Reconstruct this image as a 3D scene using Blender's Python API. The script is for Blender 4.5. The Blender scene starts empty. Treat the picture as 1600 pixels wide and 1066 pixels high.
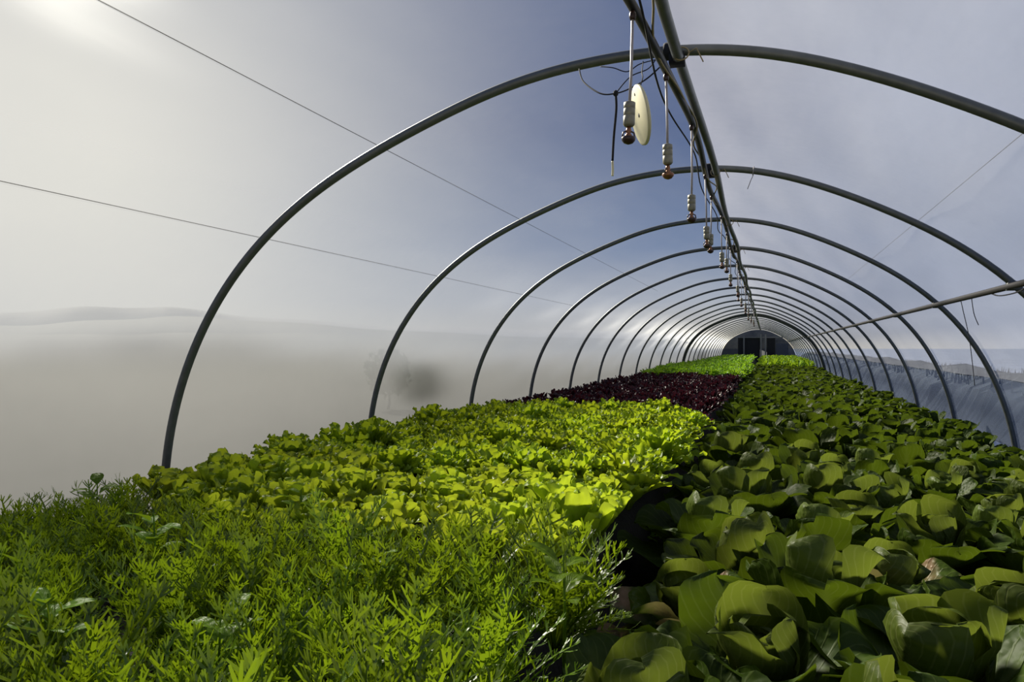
# A polytunnel full of salad crops: hoops, plastic film, hanging sprinklers, two planted beds.
import bpy, math, random
import numpy as np
from mathutils import Vector, Matrix

S = bpy.context.scene
C = S.collection
PI = math.pi
CAMH = 1.0
YAW = 0.3277
FPX = 1166.8
rnd = random.Random(7)
RNG = np.random.default_rng(11)

S.view_settings.view_transform = 'Standard'
S.view_settings.look = 'None'
S.view_settings.gamma = 1.0
S.view_settings.use_curve_mapping = False
S.view_settings.exposure = 0.0

# ------------------------------------------------------------------ helpers
def tag(o, label, cat=None, group=None, kind=None):
    o['label'] = label
    if cat: o['category'] = cat
    if group: o['group'] = group
    if kind: o['kind'] = kind
    return o

def empty(name, loc):
    o = bpy.data.objects.new(name, None)
    o.location = loc
    o.empty_display_size = .05
    C.objects.link(o)
    return o

def link(name, me, parent=None, loc=(0, 0, 0)):
    o = bpy.data.objects.new(name, me)
    o.location = loc
    C.objects.link(o)
    if parent: o.parent = parent
    return o

class MB:
    """collects vertices, faces and uvs for one mesh"""
    def __init__(s): s.v = []; s.f = []; s.uv = []; s.n = 0
    def add(s, v, f, uv=None):
        v = np.asarray(v, float).reshape(-1, 3)
        s.v.append(v)
        s.f += [tuple(i + s.n for i in q) for q in f]
        s.uv.append(np.zeros((len(v), 2)) if uv is None else np.asarray(uv, float))
        s.n += len(v)
        return s
    def mesh(s, name, mat, smooth=True):
        me = bpy.data.meshes.new(name)
        v = np.concatenate(s.v)
        me.from_pydata(v.tolist(), [], s.f)
        uv = np.concatenate(s.uv)
        lay = me.uv_layers.new(name='UVMap')
        idx = np.zeros(len(me.loops), dtype=np.int32)
        me.loops.foreach_get('vertex_index', idx)
        lay.data.foreach_set('uv', uv[idx].astype(np.float32).ravel())
        if smooth:
            me.polygons.foreach_set('use_smooth', [True] * len(me.polygons))
        me.materials.append(mat)
        me.update()
        return me
    def obj(s, name, mat, parent=None, loc=(0, 0, 0), smooth=True):
        return link(name, s.mesh(name, mat, smooth), parent, loc)

def tube(mb, pts, r, n=8, cap=True):
    """round tube along points; r a number or a list"""
    P = np.asarray(pts, float)
    m = len(P)
    R = np.full(m, r) if np.isscalar(r) else np.asarray(r, float)
    T = np.gradient(P, axis=0)
    T /= np.maximum(np.linalg.norm(T, axis=1, keepdims=True), 1e-9)
    a = np.array([0, 0, 1.]) if abs(T[0][2]) < .8 else np.array([1., 0, 0])
    u = np.cross(T[0], a); u /= np.linalg.norm(u)
    vs = []
    for i in range(m):
        u = u - T[i] * (u @ T[i]); u /= max(np.linalg.norm(u), 1e-9)
        w = np.cross(T[i], u)
        for k in range(n):
            t = 2 * PI * k / n
            vs.append(P[i] + R[i] * (u * math.cos(t) + w * math.sin(t)))
    fs = []
    for i in range(m - 1):
        for k in range(n):
            fs.append((i * n + k, i * n + (k + 1) % n, (i + 1) * n + (k + 1) % n, (i + 1) * n + k))
    if cap:
        fs.append(tuple(range(n))[::-1]); fs.append(tuple((m - 1) * n + k for k in range(n)))
    return mb.add(vs, fs)

def lathe(mb, prof, n=14, cx=0, cy=0, cz=0):
    """surface of revolution about z; prof = [(r, z)]"""
    vs = []; fs = []
    for r, z in prof:
        for k in range(n):
            t = 2 * PI * k / n
            vs.append((cx + r * math.cos(t), cy + r * math.sin(t), cz + z))
    for i in range(len(prof) - 1):
        for k in range(n):
            fs.append((i * n + k, i * n + (k + 1) % n, (i + 1) * n + (k + 1) % n, (i + 1) * n + k))
    fs.append(tuple(range(n))[::-1]); fs.append(tuple((len(prof) - 1) * n + k for k in range(n)))
    return mb.add(vs, fs)

def box(mb, x0, x1, y0, y1, z0, z1):
    v = [(x, y, z) for z in (z0, z1) for y in (y0, y1) for x in (x0, x1)]
    f = [(0, 2, 3, 1), (4, 5, 7, 6), (0, 1, 5, 4), (2, 6, 7, 3), (0, 4, 6, 2), (1, 3, 7, 5)]
    return mb.add(v, f)

ORD = ('zeroth first second third fourth fifth sixth seventh eighth ninth tenth eleventh twelfth thirteenth fourteenth '
       'fifteenth sixteenth seventeenth eighteenth nineteenth twentieth').split()
TENS = {2: 'twenty', 3: 'thirty', 4: 'forty', 5: 'fifty', 6: 'sixty'}
def ordinal(n):
    if n <= 20: return ORD[n]
    t, u = divmod(n, 10)
    return TENS[t] + '-' + ORD[u] if u else TENS[t][:-1] + 'ieth'

# ------------------------------------------------------------------ materials
class NT:
    def __init__(s, name):
        s.m = bpy.data.materials.new(name); s.m.use_nodes = True
        s.t = s.m.node_tree; s.t.nodes.clear()
        s.out = s.t.nodes.new('ShaderNodeOutputMaterial')
    def n(s, kind, **kw):
        x = s.t.nodes.new('ShaderNode' + kind)
        for k, v in kw.items():
            if k.startswith('_'):
                setattr(x, k[1:], v)
            else:
                key = int(k[1:]) if k[0] == 'i' and k[1:].isdigit() else k
                sock = x.inputs[key]
                if isinstance(v, bpy.types.NodeSocket): s.t.links.new(v, sock)
                else: sock.default_value = v
        return x
    def ln(s, a, b): s.t.links.new(a, b)
    def mixc(s, fac, a, b, blend='MIX'):
        x = s.t.nodes.new('ShaderNodeMix'); x.data_type = 'RGBA'; x.blend_type = blend
        for sock, v in ((x.inputs[0], fac), (x.inputs[6], a), (x.inputs[7], b)):
            if isinstance(v, bpy.types.NodeSocket): s.ln(v, sock)
            else: sock.default_value = v if not isinstance(v, tuple) or len(v) == 4 else (*v, 1)
        return x.outputs[2]
    def math(s, op, a, b=0., clamp=False):
        x = s.t.nodes.new('ShaderNodeMath'); x.operation = op; x.use_clamp = clamp
        for i, v in enumerate((a, b)):
            if isinstance(v, bpy.types.NodeSocket): s.ln(v, x.inputs[i])
            else: x.inputs[i].default_value = v
        return x.outputs[0]
    def ramp(s, fac, stops):
        x = s.t.nodes.new('ShaderNodeValToRGB')
        el = x.color_ramp.elements
        while len(el) < len(stops): el.new(.5)
        for e, (p, c) in zip(el, stops):
            e.position = p; e.color = c if len(c) == 4 else (*c, 1)
        s.ln(fac, x.inputs[0])
        return x.outputs[0]
    def mixs(s, fac, a, b):
        x = s.t.nodes.new('ShaderNodeMixShader')
        if isinstance(fac, bpy.types.NodeSocket): s.ln(fac, x.inputs[0])
        else: x.inputs[0].default_value = fac
        s.ln(a, x.inputs[1]); s.ln(b, x.inputs[2])
        return x.outputs[0]
    def done(s, sh):
        s.ln(sh, s.out.inputs['Surface']); return s.m

def simple(name, col, rough=.6, metal=0., noise=.25, scale=30., bump=0.):
    t = NT(name)
    tc = t.n('TexCoord')
    nz = t.n('TexNoise', Vector=tc.outputs['Object'], Scale=scale, Detail=4.)
    c = t.mixc(nz.outputs['Fac'], tuple(x * (1 - noise) for x in col), tuple(min(1, x * (1 + noise)) for x in col))
    p = t.n('BsdfPrincipled', Roughness=rough, Metallic=metal)
    t.ln(c, p.inputs['Base Color'])
    if bump:
        b = t.n('Bump', Strength=bump, Distance=.01); t.ln(nz.outputs['Fac'], b.inputs['Height'])
        t.ln(b.outputs[0], p.inputs['Normal'])
    return t.done(p.outputs[0])

def leaf_mat(name, dark, light, vein, trans=.45, transcol=None, gloss=.03, rough=.34, hue=.012, veinamt=.5, blotch=None, crinkle=70.):
    t = NT(name)
    uv = t.n('UVMap'); sep = t.n('SeparateXYZ', Vector=uv.outputs[0])
    oi = t.n('ObjectInfo')
    tc = t.n('TexCoord')
    nz = t.n('TexNoise', Vector=tc.outputs['Object'], Scale=9., Detail=3.)
    f = t.math('ADD', t.math('MULTIPLY', nz.outputs['Fac'], .7), t.math('MULTIPLY', oi.outputs['Random'], .35))
    c = t.mixc(t.math('MULTIPLY', f, 1., True), dark, light)
    if blotch:
        n2 = t.n('TexNoise', Vector=tc.outputs['Object'], Scale=6., Detail=4.)
        k = t.ramp(n2.outputs['Fac'], [(.47, (0, 0, 0)), (.56, (1, 1, 1))])
        tip = t.ramp(sep.outputs['Y'], [(.55, (0, 0, 0)), (.85, (1, 1, 1))])
        c = t.mixc(t.math('MULTIPLY', k, tip, True), c, blotch)
    # midrib and side veins from the leaf's own uv
    a = t.math('ABSOLUTE', t.math('SUBTRACT', sep.outputs['X'], .5))
    mid = t.ramp(a, [(.015, (1, 1, 1)), (.085, (0, 0, 0))])
    fade = t.math('SUBTRACT', 1.05, sep.outputs['Y'], True)
    sv = t.math('SINE', t.math('MULTIPLY', t.math('SUBTRACT', sep.outputs['Y'], t.math('MULTIPLY', a, 1.1)), 44.))
    side = t.ramp(sv, [(.75, (0, 0, 0)), (1., (.3, .3, .3))])
    v = t.math('MAXIMUM', t.math('MULTIPLY', mid, fade), side)
    c = t.mixc(t.math('MULTIPLY', v, veinamt), c, vein)
    hs = t.n('HueSaturation', Color=c)
    t.ln(t.math('ADD', .5 - hue, t.math('MULTIPLY', oi.outputs['Random'], 2 * hue)), hs.inputs['Hue'])
    t.ln(t.math('ADD', .82, t.math('MULTIPLY', oi.outputs['Random'], .36)), hs.inputs['Value'])
    c = hs.outputs[0]
    bp = t.n('Bump', Strength=.5, Distance=.006)
    crk = t.n('TexVoronoi', Vector=tc.outputs['Object'], Scale=crinkle); crk.feature = 'SMOOTH_F1'
    t.ln(t.math('ADD', t.math('MULTIPLY', v, -.5), t.math('ADD', nz.outputs['Fac'], t.math('MULTIPLY', crk.outputs['Distance'], -1.2))), bp.inputs['Height'])
    d = t.n('BsdfDiffuse', Color=c, Normal=bp.outputs[0])
    tr = t.n('BsdfTranslucent', Color=t.mixc(.55, c, transcol) if transcol else c)
    s = t.mixs(trans, d.outputs[0], tr.outputs[0])
    if gloss:
        g = t.n('BsdfGlossy', Roughness=rough, Normal=bp.outputs[0]); g.inputs['Color'].default_value = (1, 1, 1, 1)
        s = t.mixs(gloss, s, g.outputs[0])
    return t.done(s)

def film_mat(name, clear, tint, white, sheen=.03, streak=.25, trans=.62, rough=.25, blur=0.):
    """polythene: part clear, part milky, with faint creases and dirt"""
    t = NT(name)
    tc = t.n('TexCoord')
    mp = t.n('Mapping', Vector=tc.outputs['Object']); mp.inputs['Scale'].default_value = (1., .35, 1.)
    nz = t.n('TexNoise', Vector=mp.outputs[0], Scale=1.6, Detail=5., Roughness=.6)
    n2 = t.n('TexNoise', Vector=tc.outputs['Object'], Scale=16., Detail=3.)
    f = t.math('ADD', t.math('MULTIPLY', t.math('SUBTRACT', nz.outputs['Fac'], .5), streak), 1 - clear)
    f = t.math('ADD', f, t.math('MULTIPLY', t.math('SUBTRACT', n2.outputs['Fac'], .5), streak * .25), True)
    tp = t.n('BsdfTransparent'); tp.inputs['Color'].default_value = (*tint, 1)
    bp = t.n('Bump', Strength=.25, Distance=.03); t.ln(nz.outputs['Fac'], bp.inputs['Height'])
    d = t.n('BsdfDiffuse', Normal=bp.outputs[0]); d.inputs['Color'].default_value = (*white, 1)
    tl = t.n('BsdfTranslucent', Normal=bp.outputs[0]); tl.inputs['Color'].default_value = (*white, 1)
    milky = t.mixs(trans, d.outputs[0], tl.outputs[0])
    thru = tp.outputs[0]
    if blur:
        # condensation: a faint haze high up, heavy towards the ground
        rf = t.n('BsdfRefraction', IOR=1.06, Roughness=.5); rf.inputs['Color'].default_value = (.80, .82, .83, 1)
        oz = t.n('SeparateXYZ', Vector=tc.outputs['Object'])
        wet = t.ramp(t.math('MULTIPLY', oz.outputs['Z'], .5), [(.46, (.84,) * 3), (.66, (.55,) * 3), (.84, (.2,) * 3), (1.0, (blur,) * 3)])
        thru = t.mixs(wet, thru, rf.outputs[0])
    s = t.mixs(f, thru, milky)
    g = t.n('BsdfGlossy', Roughness=rough, Normal=bp.outputs[0])
    s = t.mixs(sheen, s, g.outputs[0])
    return t.done(s)

M = {}
M['steel'] = simple('galvanised_steel', (.16, .17, .16), .45, .35, .3, 25.)
M['rail'] = simple('shade_dark_rail', (.045, .042, .038), .6, .2, .3, 25.)  # steel darkened so that the rail's shadow side is in its colour
M['band'] = simple('painted_band', (.09, .095, .075), .6, .1, .2, 8.)
M['pvc'] = simple('black_pipe', (.02, .02, .022), .45, 0., .3, 30.)
M['cable'] = simple('tan_cable', (.32, .25, .12), .6, 0., .3, 40.)
M['wire'] = simple('dark_wire', (.010, .011, .014), .85, 0., .2, 40.)
M['cord'] = simple('grey_cord', (.06, .06, .065), .8, 0., .3, 40.)
M['tubing'] = simple('pale_tubing', (.42, .38, .36), .45, 0., .12, 30.)
M['weight'] = simple('zinc_weight', (.3, .28, .2), .5, .3, .3, 60.)
M['nozzle'] = simple('nozzle_plastic', (.05, .025, .02), .35, 0., .3, 60.)
M['brass'] = simple('brass_nozzle', (.3, .14, .07), .35, .6, .25, 60.)
M['cream'] = simple('cream_plastic', (.82, .76, .48), .5, 0., .12, 12.)
M['soil'] = simple('dark_soil', (.012, .010, .008), .95, 0., .6, 45., .9)
M['hole'] = simple('black_hole', (.01, .01, .01), .8)
M['film_left'] = film_mat('polythene_sunny', .93, (.95, .96, .95), (.90, .88, .84), trans=.5, streak=.10, sheen=.008, blur=.00001)  # mixed clearer than the other side to keep the film by the ridge dark
M['film_right'] = film_mat('polythene_far', .46, (.96, .97, 1.), (.88, .88, .91), trans=.48)  # same cover made whiter, its sunlit look put into the material
M['curtain'] = film_mat('polythene_curtain', .70, (.86, .90, 1.), (.55, .64, .84), streak=.35)  # blue tint puts the unlit, sky-blue look of the low film into the colour
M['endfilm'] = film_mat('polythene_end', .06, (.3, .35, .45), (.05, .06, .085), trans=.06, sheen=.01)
M['frame'] = simple('pale_timber', (.28, .27, .25), .7)
M['end_dark'] = simple('end_wall_dark', (.012, .012, .014), .7)  # near-black, for the end panel and for the dark of the doorway
M['board'] = simple('slate_board', (.10, .11, .14), .7)
M['dry'] = simple('meadow', (.010, .012, .008), .95, 0., .5, .8)
M['field'] = simple('pale_field', (.20, .245, .34), .95, 0., .6, .35)
M['bankgrass'] = simple('bank_grass', (.018, .028, .035), .9, 0., .5, 6.)  # blue-dark tone carries the tunnel's shadow over the grass
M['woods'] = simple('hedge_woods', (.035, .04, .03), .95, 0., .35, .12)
M['woods_far'] = simple('far_woods', (.10, .105, .10), .95, 0., .3, .12)  # paled, with some distance haze in the colour
M['woods_pale'] = simple('pale_ridge', (.37, .37, .37), .95, 0., .2, .12)  # close to the sky's tone: distance haze put into the colour
M['bark'] = simple('bark', (.05, .035, .025), .9)
M['treeleaf'] = leaf_mat('tree_leaf', (.03, .06, .02), (.06, .10, .03), (.06, .1, .03), gloss=0., veinamt=0.)
M['feather'] = leaf_mat('feathery_leaf', (.038, .095, .004), (.18, .29, .010), (.24, .35, .04), .44, (.36, .49, .010), .035, .27, veinamt=.25)
M['butter'] = leaf_mat('butterhead_leaf', (.17, .28, .010), (.42, .53, .03), (.46, .55, .12), .56, (.62, .70, .03), .02, .34)
M['frill'] = leaf_mat('frilly_leaf', (.15, .27, .010), (.38, .50, .02), (.42, .52, .09), .56, (.60, .70, .02), .02, .34)
M['bright'] = leaf_mat('far_bright_leaf', (.10, .24, .012), (.20, .40, .02), (.30, .45, .08), .5, (.36, .58, .02), .03, .45)
M['red'] = leaf_mat('red_leaf', (.010, .003, .006), (.032, .008, .013), (.06, .02, .03), .3, (.09, .012, .02), .03, .3)
M['cos'] = leaf_mat('broad_leaf', (.015, .036, .003), (.052, .080, .006), (.17, .20, .06), .38, (.125, .18, .007), .012, .5, veinamt=.8)
M['heart'] = leaf_mat('pale_heart', (.035, .065, .006), (.10, .13, .018), (.30, .31, .12), .4, (.24, .30, .03), .014, .45, veinamt=.7)
M['brown'] = leaf_mat('browned_leaf', (.03, .06, .005), (.08, .12, .012), (.2, .2, .08), .32, (.18, .25, .02), .014, .36, blotch=(.36, .22, .13))
M['weed'] = leaf_mat('weed_leaf', (.08, .16, .008), (.16, .27, .014), (.26, .38, .05), .42, (.34, .46, .014), .012, .36, veinamt=.6)

# ------------------------------------------------------------------ the tunnel's section
PHI = np.radians(np.linspace(-18, 198, 11))
RAD = 2 * np.array([1.519, 1.25, .94, .744, .616, .544, .520, .554, .647, .785, .945])
def spline(xk, yk, x):
    n = len(xk); h = xk[1] - xk[0]
    A = np.zeros((n, n)); b = np.zeros(n); A[0, 0] = A[-1, -1] = 1
    for i in range(1, n - 1):
        A[i, i - 1:i + 2] = [1, 4, 1]; b[i] = 6 * (yk[i - 1] - 2 * yk[i] + yk[i + 1]) / h / h
    m = np.linalg.solve(A, b)
    i = np.clip(((x - xk[0]) / h).astype(int), 0, n - 2); t = x - xk[i]
    return yk[i] + t * ((yk[i + 1] - yk[i]) / h - h * (2 * m[i] + m[i + 1]) / 6) + m[i] / 2 * t * t + (m[i + 1] - m[i]) / (6 * h) * t ** 3
ph = np.linspace(PHI[0], PHI[-1], 121)
rr = spline(PHI, RAD, ph)
SEC = np.stack([-.991 + rr * np.cos(ph), CAMH + rr * np.sin(ph)], 1)       # right foot -> ridge -> left foot
lf = SEC[-1]
SEC = np.concatenate([[[SEC[0][0] + .005, -.06]], SEC, [[lf[0] - .035, .28], [lf[0] - .045, .1], [lf[0] - .045, -.06]]])
TOP = int(SEC[:, 1].argmax())
def section(off):
    d = np.gradient(SEC, axis=0); d /= np.linalg.norm(d, axis=1, keepdims=True)
    nrm = np.stack([d[:, 1], -d[:, 0]], 1)
    return SEC + nrm * off
def at_height(z, right=True):
    seg = SEC[:TOP + 1] if right else SEC[TOP:][::-1]
    return float(np.interp(z, seg[:, 1], seg[:, 0]))
RIDGE_X, RIDGE_Z = SEC[TOP]
SEAM = int(np.argmin(np.abs(SEC[:, 0] + .318) + 9 * (SEC[:, 1] < 1.8)))
Z0 = 2.924                       # first hoop in view
NH = 13
YB = Z0 + 2 * (NH - 1)           # the joint band
YE = 51.0                        # end wall

# ------------------------------------------------------------------ hoops
TR = .0205
def hoop_mesh(r=TR, inset=0.):
    mb = MB(); s = section(-inset)
    return tube(mb, [(x, 0, z) for x, z in s], r, 10)
hm = hoop_mesh().mesh('hoop', M['steel'])
cl = MB()
lathe(cl, [(.03, -.028), (.034, -.02), (.034, .02), (.03, .028)], 12)
V = np.concatenate(cl.v)[:, [2, 1, 0]]      # turn the collar to run across
cl2 = MB(); cl2.add(V + [-.345, 0, float(np.interp(-.345, SEC[:TOP + 12, 0][::-1], SEC[:TOP + 12, 1][::-1]))], cl.f)
box(cl2, -.352, -.295, -.028, .028, RIDGE_Z - .06, RIDGE_Z - .02)
clm = cl2.mesh('ridge_clamp', M['wire'])
rail_x = at_height(1.35) - .03; rail_z = 1.345
rc = MB(); box(rc, rail_x - .012, rail_x + .05, -.022, .022, rail_z - .022, rail_z + .03)
rcm = rc.mesh('rail_bracket', M['steel'])
def hoop(y, label, group):
    o = link('tunnel_hoop', hm, None, (0, y, 0))
    tag(o, label, 'hoop', group)
    a = link('ridge_clamp', clm, o); b = link('rail_bracket', rcm, o)
    return o
hoops = []
for k in range(NH - 1):
    lab = 'galvanised tunnel hoop, %s from the camera, arching over the salad beds' % ordinal(k + 1)
    if k == 0: lab = 'largest galvanised tunnel hoop, first from the camera, arching over the whole view'
    hoops.append(hoop(Z0 + 2 * k, lab, 'steel hoops of the planted tunnel'))
for k in range(11):
    hoop(YB + 2 * (k + 1), 'thin tunnel hoop beyond the thick joint arch, %s after it' % ordinal(k + 1), 'steel hoops beyond the joint arch')

# joint between the two tunnels: a broad dark double arch
o = empty('joint_arch', (0, YB, 0))
tag(o, 'thick olive double arch where the two tunnel lengths join', 'arch')
for nm, y, r in (('arch_tube', -.12, .035), ('arch_tube', .12, .035)):
    tube(MB(), [(0, 0, 0), (0, 0, 1)], .1)
    mb = MB(); tube(mb, [(x, y, z) for x, z in section(-.01)], r, 8); mb.obj(nm, M['band'], o)
mb = MB(); sa, sb = section(-.045), section(-.06)
nS = len(SEC); vs = []; fs = []
for s_, y_ in ((sa, -.14), (sa, .14), (sb, .14), (sb, -.14)):
    vs += [(x, y_, z) for x, z in s_]
for a in range(4):
    b = (a + 1) % 4
    for i in range(nS - 1):
        fs.append((a * nS + i, a * nS + i + 1, b * nS + i + 1, b * nS + i))
mb.add(vs, fs); mb.obj('cover_strip', M['band'], o)

# ------------------------------------------------------------------ film
def film(name, i0, i1, y0, y1, mat, label, off=.027, step=.25, sag=.012):
    s = section(off)[i0:i1 + 1]
    sn = section(off - 1)[i0:i1 + 1]
    ys = np.arange(y0, y1 + 1e-6, step); m = len(s); vs = []; fs = []
    for y in ys:
        b = sag * math.sin(PI * (y - Z0) / 2) ** 2
        for k, ((x, z), (xi, zi)) in enumerate(zip(s, sn)):
            w = b + .004 * math.sin(3.1 * y + k * .9) * (b / max(sag, 1e-6))
            vs.append((x + (xi - x) * w, y, z + (zi - z) * w))
    for i in range(len(ys) - 1):
        for k in range(m - 1):
            fs.append((i * m + k, i * m + k + 1, (i + 1) * m + k + 1, (i + 1) * m + k))
    mb = MB().add(vs, fs)
    return tag(mb.obj(name, mat), label, 'wall', None, 'structure')
CUT = int(np.argmin(np.abs(SEC[:TOP, 1] - .77)))
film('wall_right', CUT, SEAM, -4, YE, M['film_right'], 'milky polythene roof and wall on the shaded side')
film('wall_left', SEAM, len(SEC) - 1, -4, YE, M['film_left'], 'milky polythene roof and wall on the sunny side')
o = film('side_curtain', 0, CUT, -4, YE, M['curtain'], 'roll-up polythene curtain with blue shade put into its colour, low along the shaded wall', .024, .25, .02)
o['kind'] = 'structure'

# ------------------------------------------------------------------ end wall
s = section(.0)
mb = MB(); cpt = (RIDGE_X, YE, .9)
pts = [(x, YE, z) for x, z in s]
mb.add([cpt] + pts, [(0, i + 1, i + 2) for i in range(len(pts) - 1)])
tag(mb.obj('wall_back', M['endfilm'], smooth=False), 'dim film end wall of the tunnel', 'wall', None, 'structure')
mb = MB()
fr = empty('end_wall_posts', (0, YE - .16, 0))
tag(fr, 'pale posts and crossbar framing the far end wall', 'frame')
for x, nm in ((-1.35, 'post'), (-.30, 'post'), (-.02, 'post')):
    mb = MB(); box(mb, x - .045, x + .045, -.05, .05, -.05, 1.85 if x > -1 else 1.72); mb.obj(nm, M['frame'], fr, smooth=False)
mb = MB(); box(mb, -2.0, 1.05, -.03, .03, 1.62, 1.68); mb.obj('crossbar', M['frame'], fr, smooth=False)
dr = empty('door_1', (0, YE - .08, 0)); tag(dr, 'black open doorway in the far end wall', 'door', None, 'structure')
mb = MB(); box(mb, .06, .56, -.03, .03, -.02, 1.6); mb.obj('doorway_dark', M['end_dark'], dr, smooth=False)  # black slab in the opening, its darkness painted rather than shaded
mb = MB()
box(mb, -1.72, -.36, YE - .06, YE - .02, 0, 1.62)
o = mb.obj('dark_boarding', M['end_dark'], smooth=False); tag(o, 'dark green-black panel beside the posts of the far end wall', 'panel')
mb = MB(); box(mb, .6, 1.36, YE - .06, YE - .02, 0, 1.25)
o = mb.obj('dark_boarding', M['board'], smooth=False); tag(o, 'slate blue board beside the black doorway of the far end wall', 'panel')

# ------------------------------------------------------------------ pipes along the tunnel
RPX, RPZ = -.305, CAMH + 1.105
mb = MB()
ys = np.linspace(-1, YE - .3, 120)
tube(mb, [(RPX + .012 * math.sin(y * 1.7), y, RPZ + .006 * math.sin(y * 2.3)) for y in ys], .021, 10)
tag(mb.obj('ridge_pipe', M['steel']), 'long steel ridge pipe running under the tops of the hoops', 'pipe')
def water_xz(y):
    k = math.exp(-max(0, y - 1.6) / .45)
    return -.342 - .2 * k + .012 * math.sin(y * 2.1), CAMH + 1.062 - .012 * math.cos(2 * PI * (y - Z0) / 2) + .0 * k
mb = MB(); ys = np.arange(1.2, 27.5, .12)
tube(mb, [(water_xz(y)[0], y, water_xz(y)[1]) for y in ys], .0165, 9)
wp = mb.obj('water_pipe', M['pvc']); tag(wp, 'black water pipe slung beside the ridge pipe, feeding the hanging sprinklers', 'pipe')
mb = MB(); ys = np.arange(1.3, 14, .07)
tube(mb, [(-.335 + .022 * math.sin(y * 4.1) + .01 * math.sin(y * 9.), y, CAMH + 1.075 - .035 * abs(math.sin(y * 1.57 + .2)) - .012 * math.sin(y * 7)) for y in ys], .0042, 6)
tag(mb.obj('tan_cable', M['cable']), 'thin tan cable winding along the water pipe under the ridge', 'cable')
mb = MB(); ys = np.arange(1.3, 24, .09)
tube(mb, [(-.375 + .02 * math.sin(y * 3.3 + 1), y, CAMH + 1.05 - .045 * abs(math.sin(y * 1.2 + .7)) ) for y in ys], .004, 6)
tag(mb.obj('black_cable', M['wire']), 'thin black cable sagging beneath the water pipe', 'cable')
mb = MB(); ys = np.linspace(1.0, YB, 60)
tube(mb, [(rail_x, y, rail_z) for y in ys], .019, 10)
sr = mb.obj('side_rail', M['rail']); tag(sr, 'steel rail running along the shaded side across the hoops', 'rail')
mb = MB(); ys = np.linspace(YB + .2, YE - .3, 30)
tube(mb, [(rail_x, y, rail_z + .05) for y in ys], .018, 8)
tag(mb.obj('side_rail', M['rail']), 'far steel side rail continuing beyond the thick joint arch', 'rail')

# ties of bright wire where pipes cross hoops
for k in range(5):
    y = Z0 + 2 * k
    o = empty('wire_tie', (RPX, y, RPZ))
    tag(o, 'twisted wire tie holding the ridge pipe to the %s hoop' % ordinal(k + 1), 'tie', 'wire ties at the ridge')
    mb = MB(); t_ = np.linspace(0, 2 * PI, 17)
    tube(mb, [(.028 * math.cos(a) + .004, -.06 + .01 * math.sin(a), .028 * math.sin(a)) for a in t_], .003, 5, False); mb.obj('loop', M['cable'], o)
    mb = MB(); tube(mb, [(.03, -.06, 0), (.06, -.065, .012), (.075, -.06, -.02), (.085, -.075, -.045)], .0025, 5); mb.obj('loose_end', M['cable'], o)

# ------------------------------------------------------------------ hanging sprinklers
def sprinkler_parts(L, brass):
    r = []
    mb = MB(); tube(mb, [(0, 0, -.012), (.002, 0, -L * .5), (0, 0, -L + .13)], .0048, 7); r.append(('drop_tube', mb.mesh('drop_tube', M['tubing'])))
    mb = MB(); lathe(mb, [(.008, .135), (.0185, .13), (.0185, .1135), (.0175, .1125), (.0175, .1115), (.0185, .1105), (.0185, .0905), (.0175, .0895), (.0175, .0885), (.0185, .0875), (.0185, .062), (.013, .056)], 12, cz=-L); r.append(('weight', mb.mesh('weight', M['weight'])))
    mb = MB(); lathe(mb, [(.006, .056), (.007, .05), (.0085, .048), (.0085, .038), (.006, .034), (.011, .030), (.011, .024), (.007, .02)], 10, cz=-L); r.append(('nozzle_body', mb.mesh('nozzle_body', M['brass'])))
    mb = MB(); lathe(mb, [(.003, .0), (.014, .004), (.021, .012), (.023, .020), (.019, .0235), (.004, .024)], 12, cz=-L)
    r.append(('spinner', mb.mesh('spinner', M['brass' if brass else 'nozzle'])))
    mb = MB(); tube(mb, [(-.02, 0, -L + .02), (-.017, 0, -L + .037), (0, 0, -L + .045), (.017, 0, -L + .037), (.02, 0, -L + .02)], .003, 5); r.append(('bridge', mb.mesh('bridge', M['nozzle'])))
    mb = MB(); lathe(mb, [(.008, -.03), (.011, -.022), (.011, -.012), (.006, .0)], 10); r.append(('barb', mb.mesh('barb', M['nozzle'])))
    return r
SPR = [2.33, 2.86, 3.62, 4.62, 5.3, 6.2, 7.0, 8.2, 9.4, 10.6, 11.8, 13.1, 14.4, 15.8, 17.2, 18.7, 20.3, 22., 24.]
LEN = [.42, .405, .47, .45, .40, .43, .37, .42, .44, .42, .45, .43, .44, .42, .45, .42, .44, .43, .42]
for i, (y, L) in enumerate(zip(SPR, LEN)):
    x, z = water_xz(y)
    o = empty('hanging_sprinkler', (x, y, z - .012))
    lab = {0: 'biggest hanging sprinkler with ribbed weight, beside the cream disc',
           1: 'second hanging sprinkler from the camera with copper coloured nozzle'}.get(i, 'hanging sprinkler on a pale drop tube, %s from the camera under the ridge' % ordinal(i + 1))
    tag(o, lab, 'sprinkler', 'sprinklers hanging from the ridge')
    made = {}
    for nm, me in sprinkler_parts(L, i == 1):
        host = {'spinner': 'nozzle_body', 'bridge': 'nozzle_body', 'barb': 'drop_tube'}.get(nm)
        made[nm] = link(nm, me, made[host] if host else o)
    o.rotation_euler = (rnd.uniform(-.03, .03), rnd.uniform(-.03, .03), rnd.uniform(0, 3))
    if i == 0: o.rotation_euler = (0, .035, .4)

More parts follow.
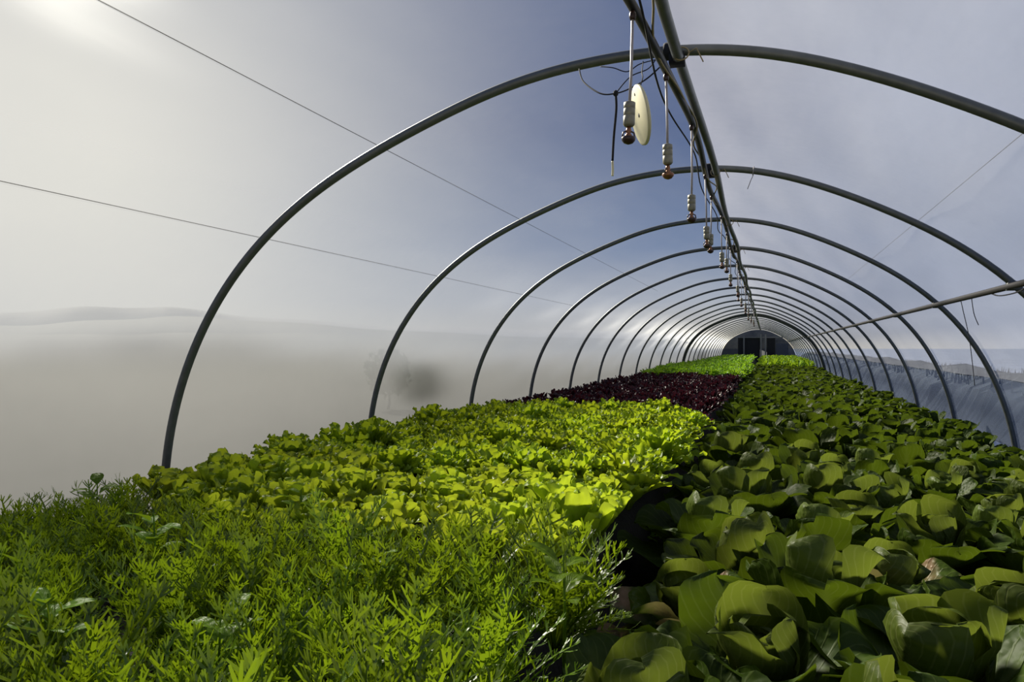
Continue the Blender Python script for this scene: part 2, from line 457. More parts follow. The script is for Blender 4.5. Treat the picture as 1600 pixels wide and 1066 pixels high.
# cream disc hung on a wire
def from_px(u, v, depth):
    X = (u - 800) / FPX; Y = (543 - v) / FPX
    return Vector(((X * math.cos(YAW) - math.sin(YAW)) * depth, (X * math.sin(YAW) + math.cos(YAW)) * depth, CAMH + Y * depth))
D = 2.52
top = from_px(999, 133, D)
cen = from_px(1001, 180, D)
d = empty('hanging_disc', cen)
tag(d, 'cream plastic disc hanging almost edge-on from a black wire', 'disc')
mb = MB(); R = .100
lathe(mb, [(R - .006, -.006), (R, -.003), (R, .003), (R - .006, .006)], 40); mb.obj('disc_plate', M['cream'], d)
mb = MB(); lathe(mb, [(.007, -.0068), (.007, .0068)], 14); mb.obj('centre_hole', M['hole'], d)
mb = MB(); lathe(mb, [(.005, -.0068), (.005, .0068)], 12, cx=R * .72); mb.obj('hanging_hole', M['hole'], d)
# plane normal mostly across the view so that it shows as a narrow ellipse
f = Vector((-math.sin(YAW), math.cos(YAW), 0)); rg = Vector((math.cos(YAW), math.sin(YAW), 0))
nrm = (-f * .07 - rg * .97 + Vector((0, 0, -.20))).normalized()
xa = (Vector((0, 0, 1)) - nrm * nrm.z).normalized()
ya = nrm.cross(xa)
d.rotation_euler = Matrix((xa, ya, nrm)).transposed().to_euler()

def wire(name, pts, r, mat, label, cat, group=None, parent=None):
    # smooth the pixel-free control points with Catmull-Rom
    P = [Vector(p) for p in pts]; out = []
    for i in range(len(P) - 1):
        p0 = P[max(i - 1, 0)]; p1 = P[i]; p2 = P[i + 1]; p3 = P[min(i + 2, len(P) - 1)]
        for k in range(6):
            t = k / 6
            out.append(.5 * ((2 * p1) + (p2 - p0) * t + (2 * p0 - 5 * p1 + 4 * p2 - p3) * t * t + (3 * p1 - p0 - 3 * p2 + p3) * t ** 3))
    out.append(P[-1])
    mb = MB(); tube(mb, [tuple(p) for p in out], r, 6)
    o = mb.obj(name, mat, parent)
    if parent is None: tag(o, label, cat, group)
    return o
hz = (RIDGE_X - .06, Z0 - .02, RIDGE_Z - .045)
knot = from_px(962, 146, 2.66)
wire('black_wire', [from_px(905, 108, 2.9), from_px(912, 128, 2.82), from_px(938, 146, 2.7), knot, from_px(985, 138, 2.7), from_px(1012, 122, 2.78), from_px(1036, 100, 2.86)], .0028, M['wire'],
     'black wire looping from the first hoop to the ridge, holding the strap', 'wire')
wire('black_wire', [from_px(938, 104, 2.88), from_px(958, 106, 2.82), from_px(980, 112, 2.8), from_px(1000, 100, 2.84), from_px(1030, 92, 2.9)], .0022, M['wire'],
     'thin kinked black wire just under the first hoop', 'wire')
wire('black_wire', [knot, from_px(985, 120, 2.68), from_px(1012, 108, 2.75), from_px(1024, 94, 2.86)], .0022, M['wire'],
     'short black wire rising from the strap knot to the ridge', 'wire')
wire('black_wire', [top - Vector((0, 0, .012)), from_px(1004, 122, 2.56), from_px(1003, 112, 2.66), from_px(1005, 96, 2.86)], .0022, M['wire'],
     'black wire the cream disc hangs from', 'wire')
st = empty('hanging_strap', knot); tag(st, 'black strap with a pale tip dangling below the first hoop', 'strap')
def rel(p): return tuple(p - knot)
o = wire('strap', [rel(knot), rel(from_px(963, 170, 2.66)), rel(from_px(959, 215, 2.66)), rel(from_px(957, 252, 2.66))], .0045, M['wire'], '', '', parent=st)
o = wire('pale_tip', [rel(from_px(957, 252, 2.66)), rel(from_px(957.5, 266, 2.66)), rel(from_px(957, 275, 2.66))], .0045, M['cream'], '', '', parent=st)
mb = MB(); lathe(mb, [(.002, -.012), (.009, -.006), (.009, .006), (.002, .012)], 8); mb.obj('knot', M['wire'], st)
# tie on the second hoop, with a dangling end
i2 = int(np.argmin(np.abs(SEC[:, 0] - (-.09))))
tp = Vector((SEC[i2][0], Z0 + 2, SEC[i2][1]))
o = empty('hoop_tie', tp); tag(o, 'pale twist tie round the second hoop with its end dangling', 'tie')
mb = MB(); tube(mb, [(.004 * math.sin(a), .026 * math.cos(a), .026 * math.sin(a)) for a in np.linspace(0, 2 * PI, 15)], .003, 5, False); mb.obj('loop', M['tubing'], o)
mb = MB(); tube(mb, [(0, 0, -.025), (-.015, -.01, -.06), (-.035, -.012, -.115)], .0022, 5); mb.obj('loose_end', M['cord'], o)
i2 = int(np.argmin(np.abs(SEC[:, 0] - (.1))))
# dangling bits by the side rail
rp = Vector((rail_x, 0, rail_z))
for j, (y, pts) in enumerate(((6.05, [(0, 0, 0), (.02, .0, -.1), (.06, .01, -.3), (.09, .0, -.62)]), (5.75, [(0, 0, -.0), (.02, .02, -.12), (.05, .03, -.2)]))):
    wire('loose_string', [rp + Vector((p[0], y + p[1], p[2] + .005)) for p in pts], .0028, M['cord'],
         ['long dark string dangling from the side rail between hoops', 'short dark string hanging from the side rail'][j], 'string')
wire('loose_string', [rp + Vector((.0, 4.55, -.01)), rp + Vector((.0, 4.75, -.04)), rp + Vector((.0, 5.1, -.04)), rp + Vector((.0, 5.3, -.01))], .004, M['wire'], 'slack black string looped under the side rail', 'string')
# long cords over the film
def over_film(u0, v0, off):
    """index on the section where a line along the tunnel through that direction meets the film"""
    X = (u0 - 800) / FPX; Y = (543 - v0) / FPX
    x = X * math.cos(YAW) - math.sin(YAW)
    s = section(off); a = np.arctan2(s[:, 1] - CAMH, s[:, 0])
    return s[int(np.argmin(np.abs(a - math.atan2(Y, x))))]
for (u, v, ya_, yb_, lab) in ((350, 107, -1, 12, 'thin dark cord stretched over the film high on the sunny side'),
                              (170, 322, -1, 9, 'thin dark cord stretched over the film low on the sunny side'),
                              (1520, 288, 1, 9, 'thin dark cord stretched over the film on the shaded side')):
    x, z = over_film(u, v, .031)
    ys = np.linspace(ya_, yb_, 50)
    mb = MB(); tube(mb, [(x, y, z + .003 - .0 * math.sin(PI * (y - Z0) / 2) ** 2) for y in ys], .0015, 5)
    tag(mb.obj('film_cord', M['cord']), lab, 'cord', 'cords over the film')

# ------------------------------------------------------------------ ground
prof = [(-3.2, .0), (-2.86, .0), (-2.72, .18), (-2.5, .26), (-.74, .26), (-.62, .18), (-.56, .02), (-.5, -.02), (-.4, -.02), (-.33, .03), (-.24, .06), (1.6, .06), (1.75, .0), (2.2, .0)]
px = np.array([p[0] for p in prof]); pz = np.array([p[1] for p in prof])
xs = np.sort(np.concatenate([np.linspace(-3.2, 2.2, 46), px])); ys = np.arange(-1, YE + .5, .25)
vs = []; fs = []
for y in ys:
    for x in xs:
        inside = -2.8 < x < 1.9
        vs.append((x, y, np.interp(x, px, pz) + (RNG.normal(0, .012) if inside else 0)))
m = len(xs)
for i in range(len(ys) - 1):
    for k in range(m - 1):
        fs.append((i * m + k, i * m + k + 1, (i + 1) * m + k + 1, (i + 1) * m + k))
tag(MB().add(vs, fs).obj('floor', M['soil']), 'dark bare soil of the beds and path', 'floor', None, 'structure')
# outside land
mb = MB(); mb.add([(-600, -80, -.06), (-3.2, -80, -.02), (-3.2, 600, -.02), (-600, 600, -.06)], [(0, 1, 2, 3)])
tag(mb.obj('ground_meadow', M['dry'], smooth=False), 'meadow outside the sunny wall', 'ground', None, 'structure')
mb = MB(); mb.add([(2.2, -80, -.02), (600, -80, -.06), (600, 600, -.06), (2.2, 600, -.02)], [(0, 1, 2, 3)])
tag(mb.obj('ground_field', M['field'], smooth=False), 'pale field outside the shaded wall', 'ground', None, 'structure')
mb = MB(); mb.add([(-3.2, YE + .5, -.02), (2.2, YE + .5, -.02), (2.2, 600, -.02), (-3.2, 600, -.02)], [(0, 1, 2, 3)])
tag(mb.obj('ground_yard', M['dry'], smooth=False), 'ground beyond the far end wall', 'ground', None, 'structure')
# grassy bank close outside the shaded wall
mb = MB(); ys = np.arange(-2, 60, .1); cols = [(2.35, 0), (2.6, .42), (3.0, .60), (3.5, .62), (4.6, .3), (6., -.02)]
vs = []; fs = []
for y in ys:
    for j, (x, z) in enumerate(cols):
        k = 0 if j in (0, 5) else 1
        vs.append((x + k * RNG.normal(0, .04), y, z + k * (RNG.normal(0, .025) + .04 * math.sin(y * 1.3))))
for i in range(len(ys) - 1):
    for k in range(5):
        fs.append((i * 6 + k, i * 6 + k + 1, (i + 1) * 6 + k + 1, (i + 1) * 6 + k))
mb.add(vs, fs)
for i in range(4200):
    y = RNG.uniform(-1, 56); x = RNG.uniform(2.7, 3.6); h = RNG.uniform(.0, .11); a = RNG.uniform(0, PI); w = .022
    dx, dy = w * math.cos(a), w * math.sin(a)
    mb.add([(x - dx, y - dy, .42), (x + dx, y + dy, .42), (x + RNG.normal(0, .04), y + RNG.normal(0, .04), .62 + h)], [(0, 1, 2)])
tag(mb.obj('grass_bank', M['bankgrass'], smooth=False), 'dark grassy bank just outside the shaded wall', 'bank', None, 'stuff')

# shrubs and trees outside the sunny wall
def bush(name, x, y, h, w, label, trunk):
    o = empty(name, (x, y, -.03)); tag(o, label, 'tree' if trunk > .5 else 'shrub', 'trees and shrubs outside the sunny wall')
    mb = MB(); n = 420
    for i in range(n):
        u = RNG.normal(0, 1, 3); u /= np.linalg.norm(u); r = RNG.uniform(.35, 1) ** .5
        c = u * r * [w / 2, w / 2, (h - trunk) / 2] + [0, 0, trunk + (h - trunk) / 2]
        a = RNG.normal(0, 1, 3); a /= np.linalg.norm(a); b = np.cross(a, u); b /= max(np.linalg.norm(b), 1e-6)
        s = w * .085
        mb.add([c - a * s, c - b * s * .6, c + a * s, c + b * s * .6], [(0, 1, 2, 3)])
    mb.obj('foliage', M['treeleaf'], o, smooth=False)
    mb = MB(); tube(mb, [(0, 0, 0), (.03, 0, trunk * .6), (0, .02, trunk + (h - trunk) * .4)], [w * .03, w * .025, w * .012], 7); mb.obj('trunk', M['bark'], o)
bush('shrub', -5.9, 11.0, 1.05, .8, 'blurred grey-green shrub seen through the film beside the second hoop', .2)
bush('shrub', -5.6, 46, 1.55, 1.7, 'small round grey-green shrub behind the distant hoops', .3)
for dist, hh, mt, lab in ((150, 5.0, 'woods', 'low hedge line beyond the meadow'), (260, 13, 'woods_far', 'hazy wooded rise beyond the meadow'), (420, 27, 'woods_pale', 'pale distant ridge behind the wooded rise')):  # layers paler with distance, added to soften the skyline
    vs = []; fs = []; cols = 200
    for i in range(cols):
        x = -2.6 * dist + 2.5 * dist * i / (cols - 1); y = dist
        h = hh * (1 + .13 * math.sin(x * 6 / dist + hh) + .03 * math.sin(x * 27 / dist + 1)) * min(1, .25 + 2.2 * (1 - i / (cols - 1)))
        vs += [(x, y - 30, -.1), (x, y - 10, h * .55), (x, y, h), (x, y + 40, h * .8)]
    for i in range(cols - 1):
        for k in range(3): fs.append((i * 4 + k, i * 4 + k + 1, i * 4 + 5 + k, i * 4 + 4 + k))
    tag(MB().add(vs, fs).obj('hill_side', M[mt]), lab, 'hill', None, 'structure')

# ------------------------------------------------------------------ leaves and plants
def leaf(mb, L, W, az, a0, bend, cup, ruf, rf, r0=.01, z0=0., nu=10, nv=6, p=.75, q=.4, petiole=.12, twist=0., rng=RNG, notch=0., tip=0.):
    s = 1 - (1 - np.linspace(0, 1, nu + 1)) ** (2.5 if nu > 6 else 2.)
    th = a0 + bend * s ** 1.4
    dr = np.sin(th); dz = np.cos(th); ds = np.diff(s) * L
    r = r0 + np.concatenate([[0], np.cumsum((dr[1:] + dr[:-1]) / 2 * ds)])
    z = z0 + np.concatenate([[0], np.cumsum((dz[1:] + dz[:-1]) / 2 * ds)])
    m = p / (p + q); sh = s ** p * (1 - s) ** q / (m ** p * (1 - m) ** q)
    w = W * np.maximum(sh, petiole * (1 - s) ** .3 + .004)
    v = np.linspace(-1, 1, nv + 1)
    phs = rng.uniform(0, 6.28, 4)
    S_, V_ = np.meshgrid(s, v, indexing='ij')
    w_ = w[:, None] * (1 + .10 * np.sin(5 * S_ + phs[0] + 2 * np.sign(V_)) * np.abs(V_))
    if abs(cup) < .05: cup = .05
    lat = w_ * np.sin(cup * V_) / cup
    off = w_ * (1 - np.cos(cup * V_)) / cup
    env = np.abs(V_) ** 2 * np.clip(S_ * 2.2, 0, 1)
    off = off + ruf * w_ * env * np.sin(2 * PI * rf * S_ + phs[1] + np.where(V_ > 0, phs[2], 0))
    tipenv = np.clip((S_ - .72) / .28, 0, 1) ** 1.5
    off = off + ruf * W * .7 * tipenv * np.sin(rf * 1.3 * V_ + phs[3])
    off = off + tip * W * tipenv
    lat = lat + twist * off
    T = np.stack([dr, dz], 1); N = np.stack([-dz, dr], 1)
    rr_ = r[:, None] + N[:, 0:1] * off; zz = z[:, None] + N[:, 1:2] * off
    ca, sa_ = math.cos(az), math.sin(az)
    X = rr_ * ca - lat * sa_; Y = rr_ * sa_ + lat * ca
    P = np.stack([X, Y, zz], -1).reshape(-1, 3)
    k = nv + 1
    f = [(i * k + j, i * k + j + 1, (i + 1) * k + j + 1, (i + 1) * k + j) for i in range(nu) for j in range(nv)]
    mb.add(P, f, np.stack([(V_ + 1) / 2, S_], -1).reshape(-1, 2))

GA = 2.39996
def U(a, b): return float(RNG.uniform(a, b))
def cos_outer(n=13, nu=12, nv=8, sc=1.):
    mb = MB()
    for i in range(n):
        t = i / n
        leaf(mb, sc * (.27 - .05 * t) * U(.88, 1.12), sc * (.105 - .02 * t) * U(.85, 1.15), i * GA + U(-.3, .3), 1.0 - .62 * t + U(-.12, .12), .95 - .35 * t + U(-.3, .3),
             U(.35, .95), U(.10, .26), U(1.6, 3.), .012, .012 + .03 * t, nu, nv, .8, .38, .2, U(-.25, .25), tip=U(-.25, .5))
    return mb
def cos_heart(n=9, nu=9, nv=8, sc=1.):
    mb = MB()
    for i in range(n):
        t = i / n
        leaf(mb, sc * (.215 - .05 * t) * U(.9, 1.1), sc * (.092 - .028 * t), i * GA + .5, .34 - .2 * t, -.2 + .35 * (1 - t) + U(-.25, .25), U(.9, 1.35), U(.1, .24), U(1.5, 3.), .008, .045, nu, nv, .7, .32, .3, U(-.2, .2), tip=U(-.3, .45))
    return mb
def butter_outer(n=26, nu=8, nv=7, sc=1.):
    mb = MB()
    for i in range(n):
        t = i / n
        leaf(mb, sc * (.185 - .045 * t) * U(.85, 1.12), sc * (.043 - .008 * t) * U(.8, 1.25), i * GA + U(-.2, .2), .78 - .62 * t + U(-.1, .1), .45 - .2 * t + U(-.3, .3), U(.7, 1.5), U(.22, .42), U(2.4, 4.), .01, .03 + .04 * t, nu, nv, .8, .3, .2, U(-.2, .2), tip=U(-.2, .5))
    return mb
def butter_heart(n=9, nu=7, nv=7, sc=1.):
    mb = MB()
    for i in range(n):
        t = i / n
        leaf(mb, sc * (.14 - .03 * t), sc * (.042 - .012 * t), i * GA + .4, .38 - .25 * t, -.1 + U(-.2, .3), U(.9, 1.3), U(.14, .3), U(2, 3.5), .006, .07, nu, nv, .75, .3, .3, U(-.2, .2), tip=U(0, .6))
    return mb
def frilly(n=30, nu=7, nv=8, sc=1., rad=1., up=0.):
    mb = MB()
    for i in range(n):
        t = i / n
        leaf(mb, sc * (.20 - .055 * t) * U(.85, 1.15), sc * (.025 - .005 * t) * U(.75, 1.3), i * GA + U(-.3, .3), (.85 - .75 * t) * (1 - up) + U(-.1, .1), (.75 - .35 * t) * rad + U(-.3, .3), U(.3, .9), U(.4, .75), U(2.4, 4.2), .01, .02 + .06 * t, nu, nv, 1.0, .28, .2, U(-.4, .4), tip=U(-.5, .6))
    return mb
def lobed(mb, L, az, a0, bend, rng=RNG):
    """finely cut upright salad leaf: a stalk with finger lobes on both sides and a forked tip"""
    nu = 7; s = np.linspace(0, 1, nu + 1); th = a0 + bend * s ** 1.5
    r = .008 + np.concatenate([[0], np.cumsum(np.sin(th[1:]))]) * L / nu; z = np.concatenate([[0], np.cumsum(np.cos(th[1:]))]) * L / nu
    ca, sa_ = math.cos(az), math.sin(az)
    ctr = np.stack([r * ca, r * sa_, z], 1); e = np.array([-sa_, ca, 0.])
    T = np.stack([np.sin(th) * ca, np.sin(th) * sa_, np.cos(th)], 1); N = np.stack([-np.cos(th) * ca, -np.cos(th) * sa_, np.sin(th)], 1)
    wd = np.interp(s, [0, .35, .7, 1], [.0028, .0035, .0055, .003])
    v = []; uv = []
    for i in range(nu + 1):
        v += [ctr[i] - e * wd[i], ctr[i] + e * wd[i]]; uv += [(.42, s[i]), (.58, s[i])]
    f = [(2 * i, 2 * i + 1, 2 * i + 3, 2 * i + 2) for i in range(nu)]
    mb.add(v, f, uv)
    def lobe(base, d, l, w, nrm):
        side = np.cross(d, nrm); side /= np.linalg.norm(side)
        p1 = base + d * l * .55 + nrm * l * .06; p2 = base + d * l + nrm * l * .2
        mb.add([base - side * w * .45, base + side * w * .45, p1 + side * w * .62, p1 - side * w * .62, p2 + side * w * .35, p2 - side * w * .35],
               [(0, 1, 2, 3), (3, 2, 4, 5)], [(.4, .5), (.6, .5), (.8, .7), (.2, .7), (.7, .95), (.3, .95)])
        return p1
    for q in np.linspace(.38, .97, 8):
        k = q * nu; i = min(int(k), nu - 1); u = k - i
        b = ctr[i] * (1 - u) + ctr[i + 1] * u; t_ = T[i]; nn = N[i]
        for sg in (-1, 1):
            ln = L * (.07 + .075 * math.sin(PI * (q - .30) / .75)) * rng.uniform(.6, 1.5)
            d = t_ * rng.uniform(.3, 1.2) + e * sg * rng.uniform(.4, 1.) + nn * rng.uniform(-.6, .8); d /= np.linalg.norm(d)
            p1 = lobe(b, d, ln, .0041, nn)
            if rng.random() < .55:
                d2 = d * .7 + t_ * .8 + e * sg * rng.uniform(-.3, .3); d2 /= np.linalg.norm(d2)
                lobe(p1, d2, ln * .55, .0034, nn)
    for sg in (-.5, 0, .5):
        d = T[-1] + e * sg; d /= np.linalg.norm(d)
        lobe(ctr[-1], d, L * rng.uniform(.07, .12), .0042, N[-1])
def feathery(n=62, sc=1.):
    mb = MB()
    for i in range(n):
        t = i / n
        lobed(mb, sc * (.22 + .08 * t) * U(.75, 1.1), i * GA + U(-.4, .4), .85 - .72 * t + U(-.12, .12), .55 - .15 * t + U(-.25, .25))
    return mb
def weed(n=8):
    mb = MB()
    for i in range(n):
        leaf(mb, U(.06, .085), U(.017, .025), i * GA + U(-.3, .3), U(.7, 1.2), U(.5, 1.1), .3, .06, 2., .012, .24 + .012 * i, 7, 4, .7, .8, .15)
    tube(mb, [(0, 0, 0), (.004, .003, .2), (0, 0, .34)], [.004, .0035, .002], 5)
    return mb

COS_O = [cos_outer().mesh('outer_leaves', M['cos']) for _ in range(6)]
COS_H = [cos_heart().mesh('heart', M['heart']) for _ in range(4)]
COS_OB = [cos_outer().mesh('outer_leaves', M['brown']) for _ in range(2)]
def both(a, b):
    for v, uv in zip(b.v, b.uv): a.v.append(v); a.uv.append(uv)
    a.f += [tuple(i + a.n for i in q) for q in b.f]; a.n += b.n
    return a
COS_FAR = [both(cos_outer(13, 7, 5), cos_heart(7, 6, 5)).mesh('lettuce', M['cos']) for _ in range(5)]
BUT_O = [butter_outer().mesh('outer_leaves', M['butter']) for _ in range(4)]
BUT_H = [butter_heart().mesh('heart', M['butter']) for _ in range(3)]
FRI = [frilly(64, 6, 6).mesh('frilly_lettuce', M['frill']) for _ in range(5)]
REDM = [frilly(34, 5, 4, .92, .7).mesh('red_lettuce', M['red']) for _ in range(4)]
BRI = [frilly(34, 5, 4).mesh('bright_lettuce', M['bright']) for _ in range(4)]
FEA = [feathery().mesh('feathery_salad_plant', M['feather']) for _ in range(5)]
WEED = [weed().mesh('broad_leaved_weed', M['weed']) for _ in range(3)]

def pixel(x, y, z):
    d = -x * math.sin(YAW) + y * math.cos(YAW)
    if d < .15: return None
    return 800 + FPX * (x * math.cos(YAW) + y * math.sin(YAW)) / d, 543 - FPX * (z - CAMH) / d, d
def visible(x, y, z, rad=.22):
    p = pixel(x, y, z)
    if p is None: return False
    m = FPX * rad / p[2]
    return -m < p[0] < 1600 + m and p[1] < 1066 + m

def put(o, x, y, z, s):
    o.location = (x, y, z); o.rotation_euler = (U(-.12, .12), U(-.12, .12), U(0, 6.28)); o.scale = (s * U(.92, 1.08), s * U(.92, 1.08), s * U(.92, 1.1))
def bay(y):
    k = int((y - Z0) // 2) + 1
    return k

def block(x0, x1, dx, y0, y1, dy, z, jit=.3):
    """staggered grid of (row, col, x, y), columns counted from x1 (the path) inwards; only spots in view"""
    out = []; row = 0; y = y0
    while y < y1 - 1e-6:
        r = []; n = int(round(abs(x1 - x0) / dx)) + 1
        for c in range(n):
            t = c + (.5 if int(round((y - y0) / dy)) % 2 else 0) * (1 if n > 1 else 0)
            x = x1 + (x0 - x1) * t / (n - .5)
            xx = x + U(-jit, jit) * dx * .5; yy = y + U(-jit, jit) * dy * .5
            if visible(xx, yy, z): r.append((c + 1, xx, yy))
        if r:
            row += 1
            out += [(row, c, xx, yy) for c, xx, yy in r]
        y += dy
    return out

stuff_far = {}
# --- feathery salad, front of the sunny bed
for row, c, x, y in block(-2.5, -.53, .222, .55, 2.5, .218, .5):
    lim = 1.93 + (.0 if x > -1.5 else (-.22 * (x + 1.5) / 1.0 * 2.2)) + U(-.05, .05)
    if y > lim or (math.hypot(x + 1.30, (y - 1.28)) < .13) or (math.hypot(x + 1.62, (y - 1.55)) < .12): continue
    o = link('feathery_salad_plant', FEA[rnd.randrange(5)]); put(o, x, y, .235, U(.82, 1.14) * (1 - .16 * max(0, -x - 1.4)))
    tag(o, 'feathery green salad plant, %s row from the camera, %s from the path' % (ordinal(row), ordinal(c)), 'salad plant', 'feathery salad plants at the front of the sunny bed')
# --- butterhead
def lettuce(name, outer, heart, x, y, z, s, label, cat, group, heartz=0.):
    e = empty(name, (x, y, z)); tag(e, label, cat, group)
    put(e, x, y, z, s)
    link('outer_leaves', outer, e); link('heart', heart, e)
    return e
for row, c, x, y in block(-2.5, -.60, .235, 1.95, 3.35, .225, .4):
    lim = 2.0 + (.0 if x > -1.5 else (-.22 * (x + 1.5) / 1.0 * 2.2))
    if y < lim: continue
    lettuce('butterhead_lettuce', BUT_O[rnd.randrange(4)], BUT_H[rnd.randrange(3)], x, y, .25, U(.9, 1.25),
            'yellow-green butterhead lettuce, %s row beyond the feathery salad, %s from the path' % (ordinal(row), ordinal(c)), 'lettuce', 'butterhead lettuces in the sunny bed')
# --- frilly green
spots = block(-2.5, -.60, .235, 3.35, 7.0, .23, .4)
for row, c, x, y in spots:
    o = link('frilly_lettuce', FRI[rnd.randrange(5)]); put(o, x, y, .25, U(.88, 1.24))
    tag(o, 'bright frilly lettuce, %s row beyond the butterheads, %s from the path' % (ordinal(row), ordinal(c)), 'lettuce', 'frilly lettuces in the sunny bed')
# --- red block
for row, c, x, y in block(-2.5, -.60, .25, 7.05, 16.2, .29, .4):
    o = link('red_lettuce', REDM[rnd.randrange(4)]); put(o, x, y, .235, U(.95, 1.12))
    if row <= 6: lab = 'dark red lettuce, %s row beyond the frilly green ones, %s from the path' % (ordinal(row), ordinal(c))
    else: lab = 'small dark red lettuce deep in the red block, level with the %s gap between hoops' % ordinal(bay(y))
    tag(o, lab, 'red lettuce', 'red lettuces in the sunny bed')
# --- bright far block
n = 0; far = []
for row, c, x, y in block(-2.5, -.55, .26, 16.2, 27.6, .30, .4):
    if n < 300:
        n += 1
        o = link('bright_lettuce', BRI[rnd.randrange(4)]); put(o, x, y, .265, U(1.05, 1.3))
        tag(o, 'small bright green lettuce beyond the red block, level with the %s gap between hoops' % ordinal(bay(y)), 'lettuce', 'bright lettuces beyond the red block')
    else: far.append((x, y))
# --- broad-leaved lettuce in the shaded bed
right = block(1.64, -.21, .42, .66, 27.8, .415, .3, .35)
n = 0; farcos = []
for row, c, x, y in right:
    n += 1
    s = U(1.18, 1.48) * (1 - .17 * max(0, (x - .3)))
    if row <= 9:
        br = (row, c) in ((3, 1), (4, 2), (6, 4), (5, 5))
        side = 'next to the path' if c == 1 else '%s from the path' % ordinal(c)
        lettuce('lettuce_head', (COS_OB if br else COS_O)[rnd.randrange(2 if br else 6)], COS_H[rnd.randrange(4)], x, y, .05, s,
                ('broad lettuce with browned edges, %s row of the shaded bed, %s' if br else 'broad dark green lettuce, %s row of the shaded bed, %s') % (ordinal(row), side), 'lettuce', 'broad lettuces in the shaded bed')
    elif n <= 300:
        o = link('lettuce_head', COS_FAR[rnd.randrange(5)]); put(o, x, y, .045, s)
        if row <= 20: lab = 'broad green lettuce, %s row of the shaded bed, %s from the path' % (ordinal(row), ordinal(c))
        else: lab = 'small distant broad lettuce in the shaded bed, level with the %s gap between hoops' % ordinal(bay(y))
        tag(o, lab, 'lettuce', 'broad lettuces in the shaded bed')
    else: farcos.append((x, y))

def mass(name, spots, z, mats, builder, label, sc):
    mb = MB(); base = [builder() for _ in range(3)]
    base = [(np.concatenate(b.v), b.f, np.concatenate(b.uv)) for b in base]
    for i, (x, y) in enumerate(spots):
        v, f, uv = base[i % 3]; a = U(0, 6.28); s = sc * U(.9, 1.15)
        R = np.array([[math.cos(a), -math.sin(a), 0], [math.sin(a), math.cos(a), 0], [0, 0, 1]])
        mb.add((v @ R.T) * s + [x, y, z], f, uv)
    return tag(mb.obj(name, mats), label, 'lettuce', None, 'stuff')
mass('lettuce_foliage', farcos, .06, M['cos'], lambda: both(cos_outer(7, 4, 3), cos_heart(3, 4, 3)), 'far mass of broad lettuces in the shaded bed up to the joint arch', 1.1)
if far: mass('lettuce_foliage', far, .265, M['bright'], lambda: frilly(12, 4, 3), 'far bright green lettuces close to the joint arch', 1.2)
sp2 = [(x + U(-.05, .05), y + U(-.05, .05)) for y in np.arange(YB + 1.2, YE - 2, .34) for x in np.arange(-2.3, -.5, .3)]
mass('lettuce_foliage', sp2, .26, M['bright'], lambda: frilly(9, 3, 3), 'bright lettuces of the sunny bed beyond the joint arch', 1.35)
sp2 = [(x + U(-.05, .05), y + U(-.05, .05)) for y in np.arange(YB + 4, YE - 2, .34) for x in np.arange(-.05, 1.6, .32)]
mass('lettuce_foliage', sp2, .16, M['weed'], lambda: frilly(9, 3, 3), 'bright lettuces of the shaded bed beyond the joint arch', 1.6)

# --- broad-leaved weeds poking out of the feathery salad
for (u, v, lab) in ((75, 985, 'at the edge of the view'), (345, 985, 'low among the front plants'), (240, 850, 'half hidden in the feathery salad'),
                    (152, 778, 'by the sunny film'), (575, 838, 'just before the butterheads'), (880, 925, 'overhanging the path'), (470, 790, 'between feathery salad and butterheads'), (580, 890, 'in the middle of the feathery salad')):
    p = from_px(u, v, (CAMH - .46) / ((v - 543) / FPX))
    o = link('broad_leaved_weed', WEED[rnd.randrange(3)]); o.location = (p.x, p.y, .21); o.rotation_euler = (0, 0, U(0, 6)); s = U(.85, 1.05); o.scale = (s, s, s * .95)
    tag(o, 'broad-leaved green weed ' + lab, 'weed', 'weeds among the feathery salad')
SEED = MB()
for i in range(9):
    leaf(SEED, U(.035, .06), U(.012, .018), i * GA, U(.3, 1.2), .6, .3, .2, 2., .004, .02 + .008 * i, 5, 3)
seedm = SEED.mesh('path_seedling', M['weed'])
for (u, v, lab) in ((1022, 838, 'in the widest gap of the path'), (1035, 862, 'beside the browned lettuce'), (905, 1010, 'in the black soil near the camera')):
    p = from_px(u, v, (CAMH - .03) / ((v - 543) / FPX))
    o = link('path_seedling', seedm); o.location = (p.x, p.y, -.02); o.scale = (1.5,) * 3
    tag(o, 'tiny green seedling ' + lab, 'seedling', 'seedlings on the path')

# ------------------------------------------------------------------ sky, sun, camera
SUN_AZ, SUN_EL = math.radians(52), math.radians(33)      # to the left of the tunnel's axis
SD = Vector((-math.sin(SUN_AZ) * math.cos(SUN_EL), math.cos(SUN_AZ) * math.cos(SUN_EL), math.sin(SUN_EL)))
w = bpy.data.worlds.new('sky'); S.world = w; w.use_nodes = True
t = NT.__new__(NT); t.t = w.node_tree; t.t.nodes.clear()
out = t.t.nodes.new('ShaderNodeOutputWorld')
tc = t.n('TexCoord'); nv = t.n('VectorMath', _operation='NORMALIZE'); t.ln(tc.outputs['Generated'], nv.inputs[0])
sep = t.n('SeparateXYZ', Vector=nv.outputs[0])
base = t.ramp(sep.outputs['Z'], [(0., (1.0, .88, .58)), (.022, (.62, .60, .56)), (.06, (.42, .47, .58)), (.13, (.15, .235, .43)), (.28, (.045, .105, .29)), (1., (.025, .075, .25))])
GD = Vector((-math.sin(math.radians(52)) * math.cos(math.radians(13)), math.cos(math.radians(52)) * math.cos(math.radians(13)), math.sin(math.radians(13))))
dt = t.n('VectorMath', _operation='DOT_PRODUCT'); t.ln(nv.outputs[0], dt.inputs[0]); dt.inputs[1].default_value = GD
g = t.math('MAXIMUM', dt.outputs['Value'], 0.)
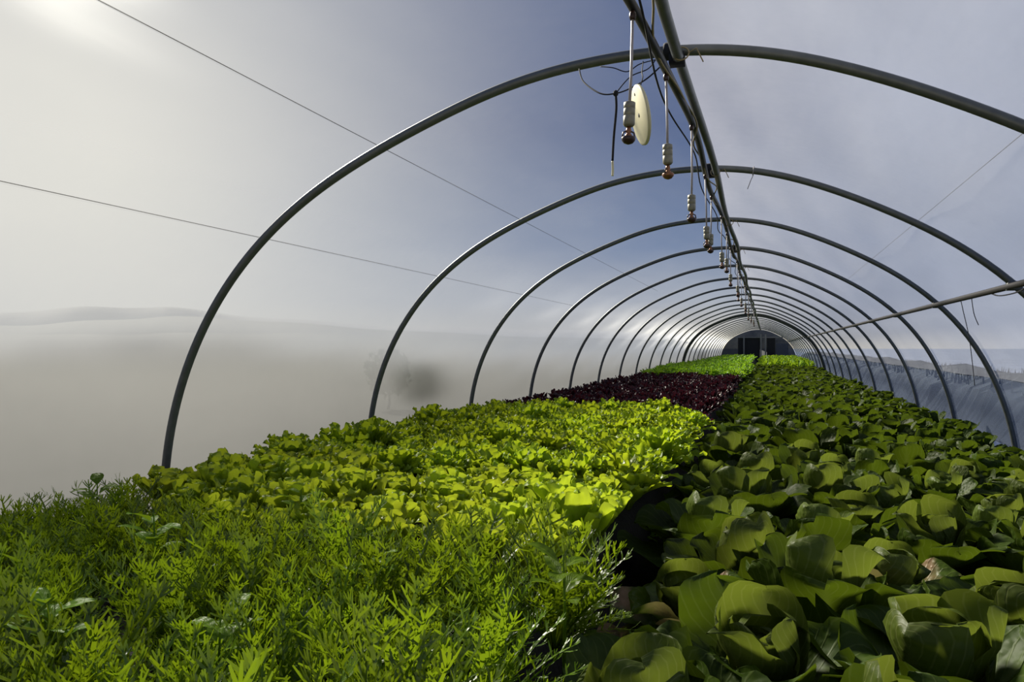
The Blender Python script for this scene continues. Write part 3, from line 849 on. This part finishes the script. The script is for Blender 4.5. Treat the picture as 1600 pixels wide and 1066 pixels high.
glow = t.math('ADD', t.math('MULTIPLY', t.math('POWER', g, 9.), .92), t.math('MULTIPLY', t.math('POWER', g, 40.), .12))
cl_ = t.n('TexNoise', Vector=nv.outputs[0], Scale=3.5, Detail=6., Roughness=.55)
cm = t.ramp(cl_.outputs['Fac'], [(.5, (0, 0, 0)), (.72, (1, 1, 1))])
c1 = t.mixc(t.math('MULTIPLY', cm, .10), base, (.55, .57, .62))
# a broad bank of thin white cloud on the other side
d2 = t.n('VectorMath', _operation='DOT_PRODUCT'); t.ln(nv.outputs[0], d2.inputs[0]); d2.inputs[1].default_value = Vector((math.sin(math.radians(42)), math.cos(math.radians(42)), .30)).normalized()
pale = t.ramp(t.math('ADD', d2.outputs['Value'], t.math('MULTIPLY', t.math('SUBTRACT', cl_.outputs['Fac'], .5), .22)), [(.70, (0, 0, 0)), (.86, (1, 1, 1))])
c1 = t.mixc(t.math('MULTIPLY', pale, .85), c1, (.78, .84, 1.0))
c1 = t.mixc(t.math('MINIMUM', glow, 1.), c1, (.93, .91, .86))
bg = t.n('Background', Strength=.85); t.ln(c1, bg.inputs['Color'])
t.ln(bg.outputs[0], out.inputs['Surface'])
sun = bpy.data.lights.new('sun', 'SUN'); sun.energy = 9.0; sun.angle = math.radians(9.); sun.color = (1., .93, .80)
so = bpy.data.objects.new('sun', sun); so.rotation_euler = SD.to_track_quat('Z', 'Y').to_euler(); so.location = (-20, 20, 20); C.objects.link(so)

cam = bpy.data.cameras.new('camera'); cam.sensor_width = 36; cam.lens = FPX / 1600 * 36; cam.shift_y = 10 / 1600; cam.clip_start = .05; cam.clip_end = 1500
co = bpy.data.objects.new('camera', cam); co.location = (0, 0, CAMH); co.rotation_euler = (PI / 2, 0, YAW); C.objects.link(co)
S.camera = co
cy = S.cycles
cy.max_bounces = 8; cy.diffuse_bounces = 3; cy.glossy_bounces = 2; cy.transmission_bounces = 4; cy.transparent_max_bounces = 12
cy.caustics_reflective = False; cy.caustics_refractive = False
cy.use_denoising = True
cy.sample_clamp_indirect = 4.
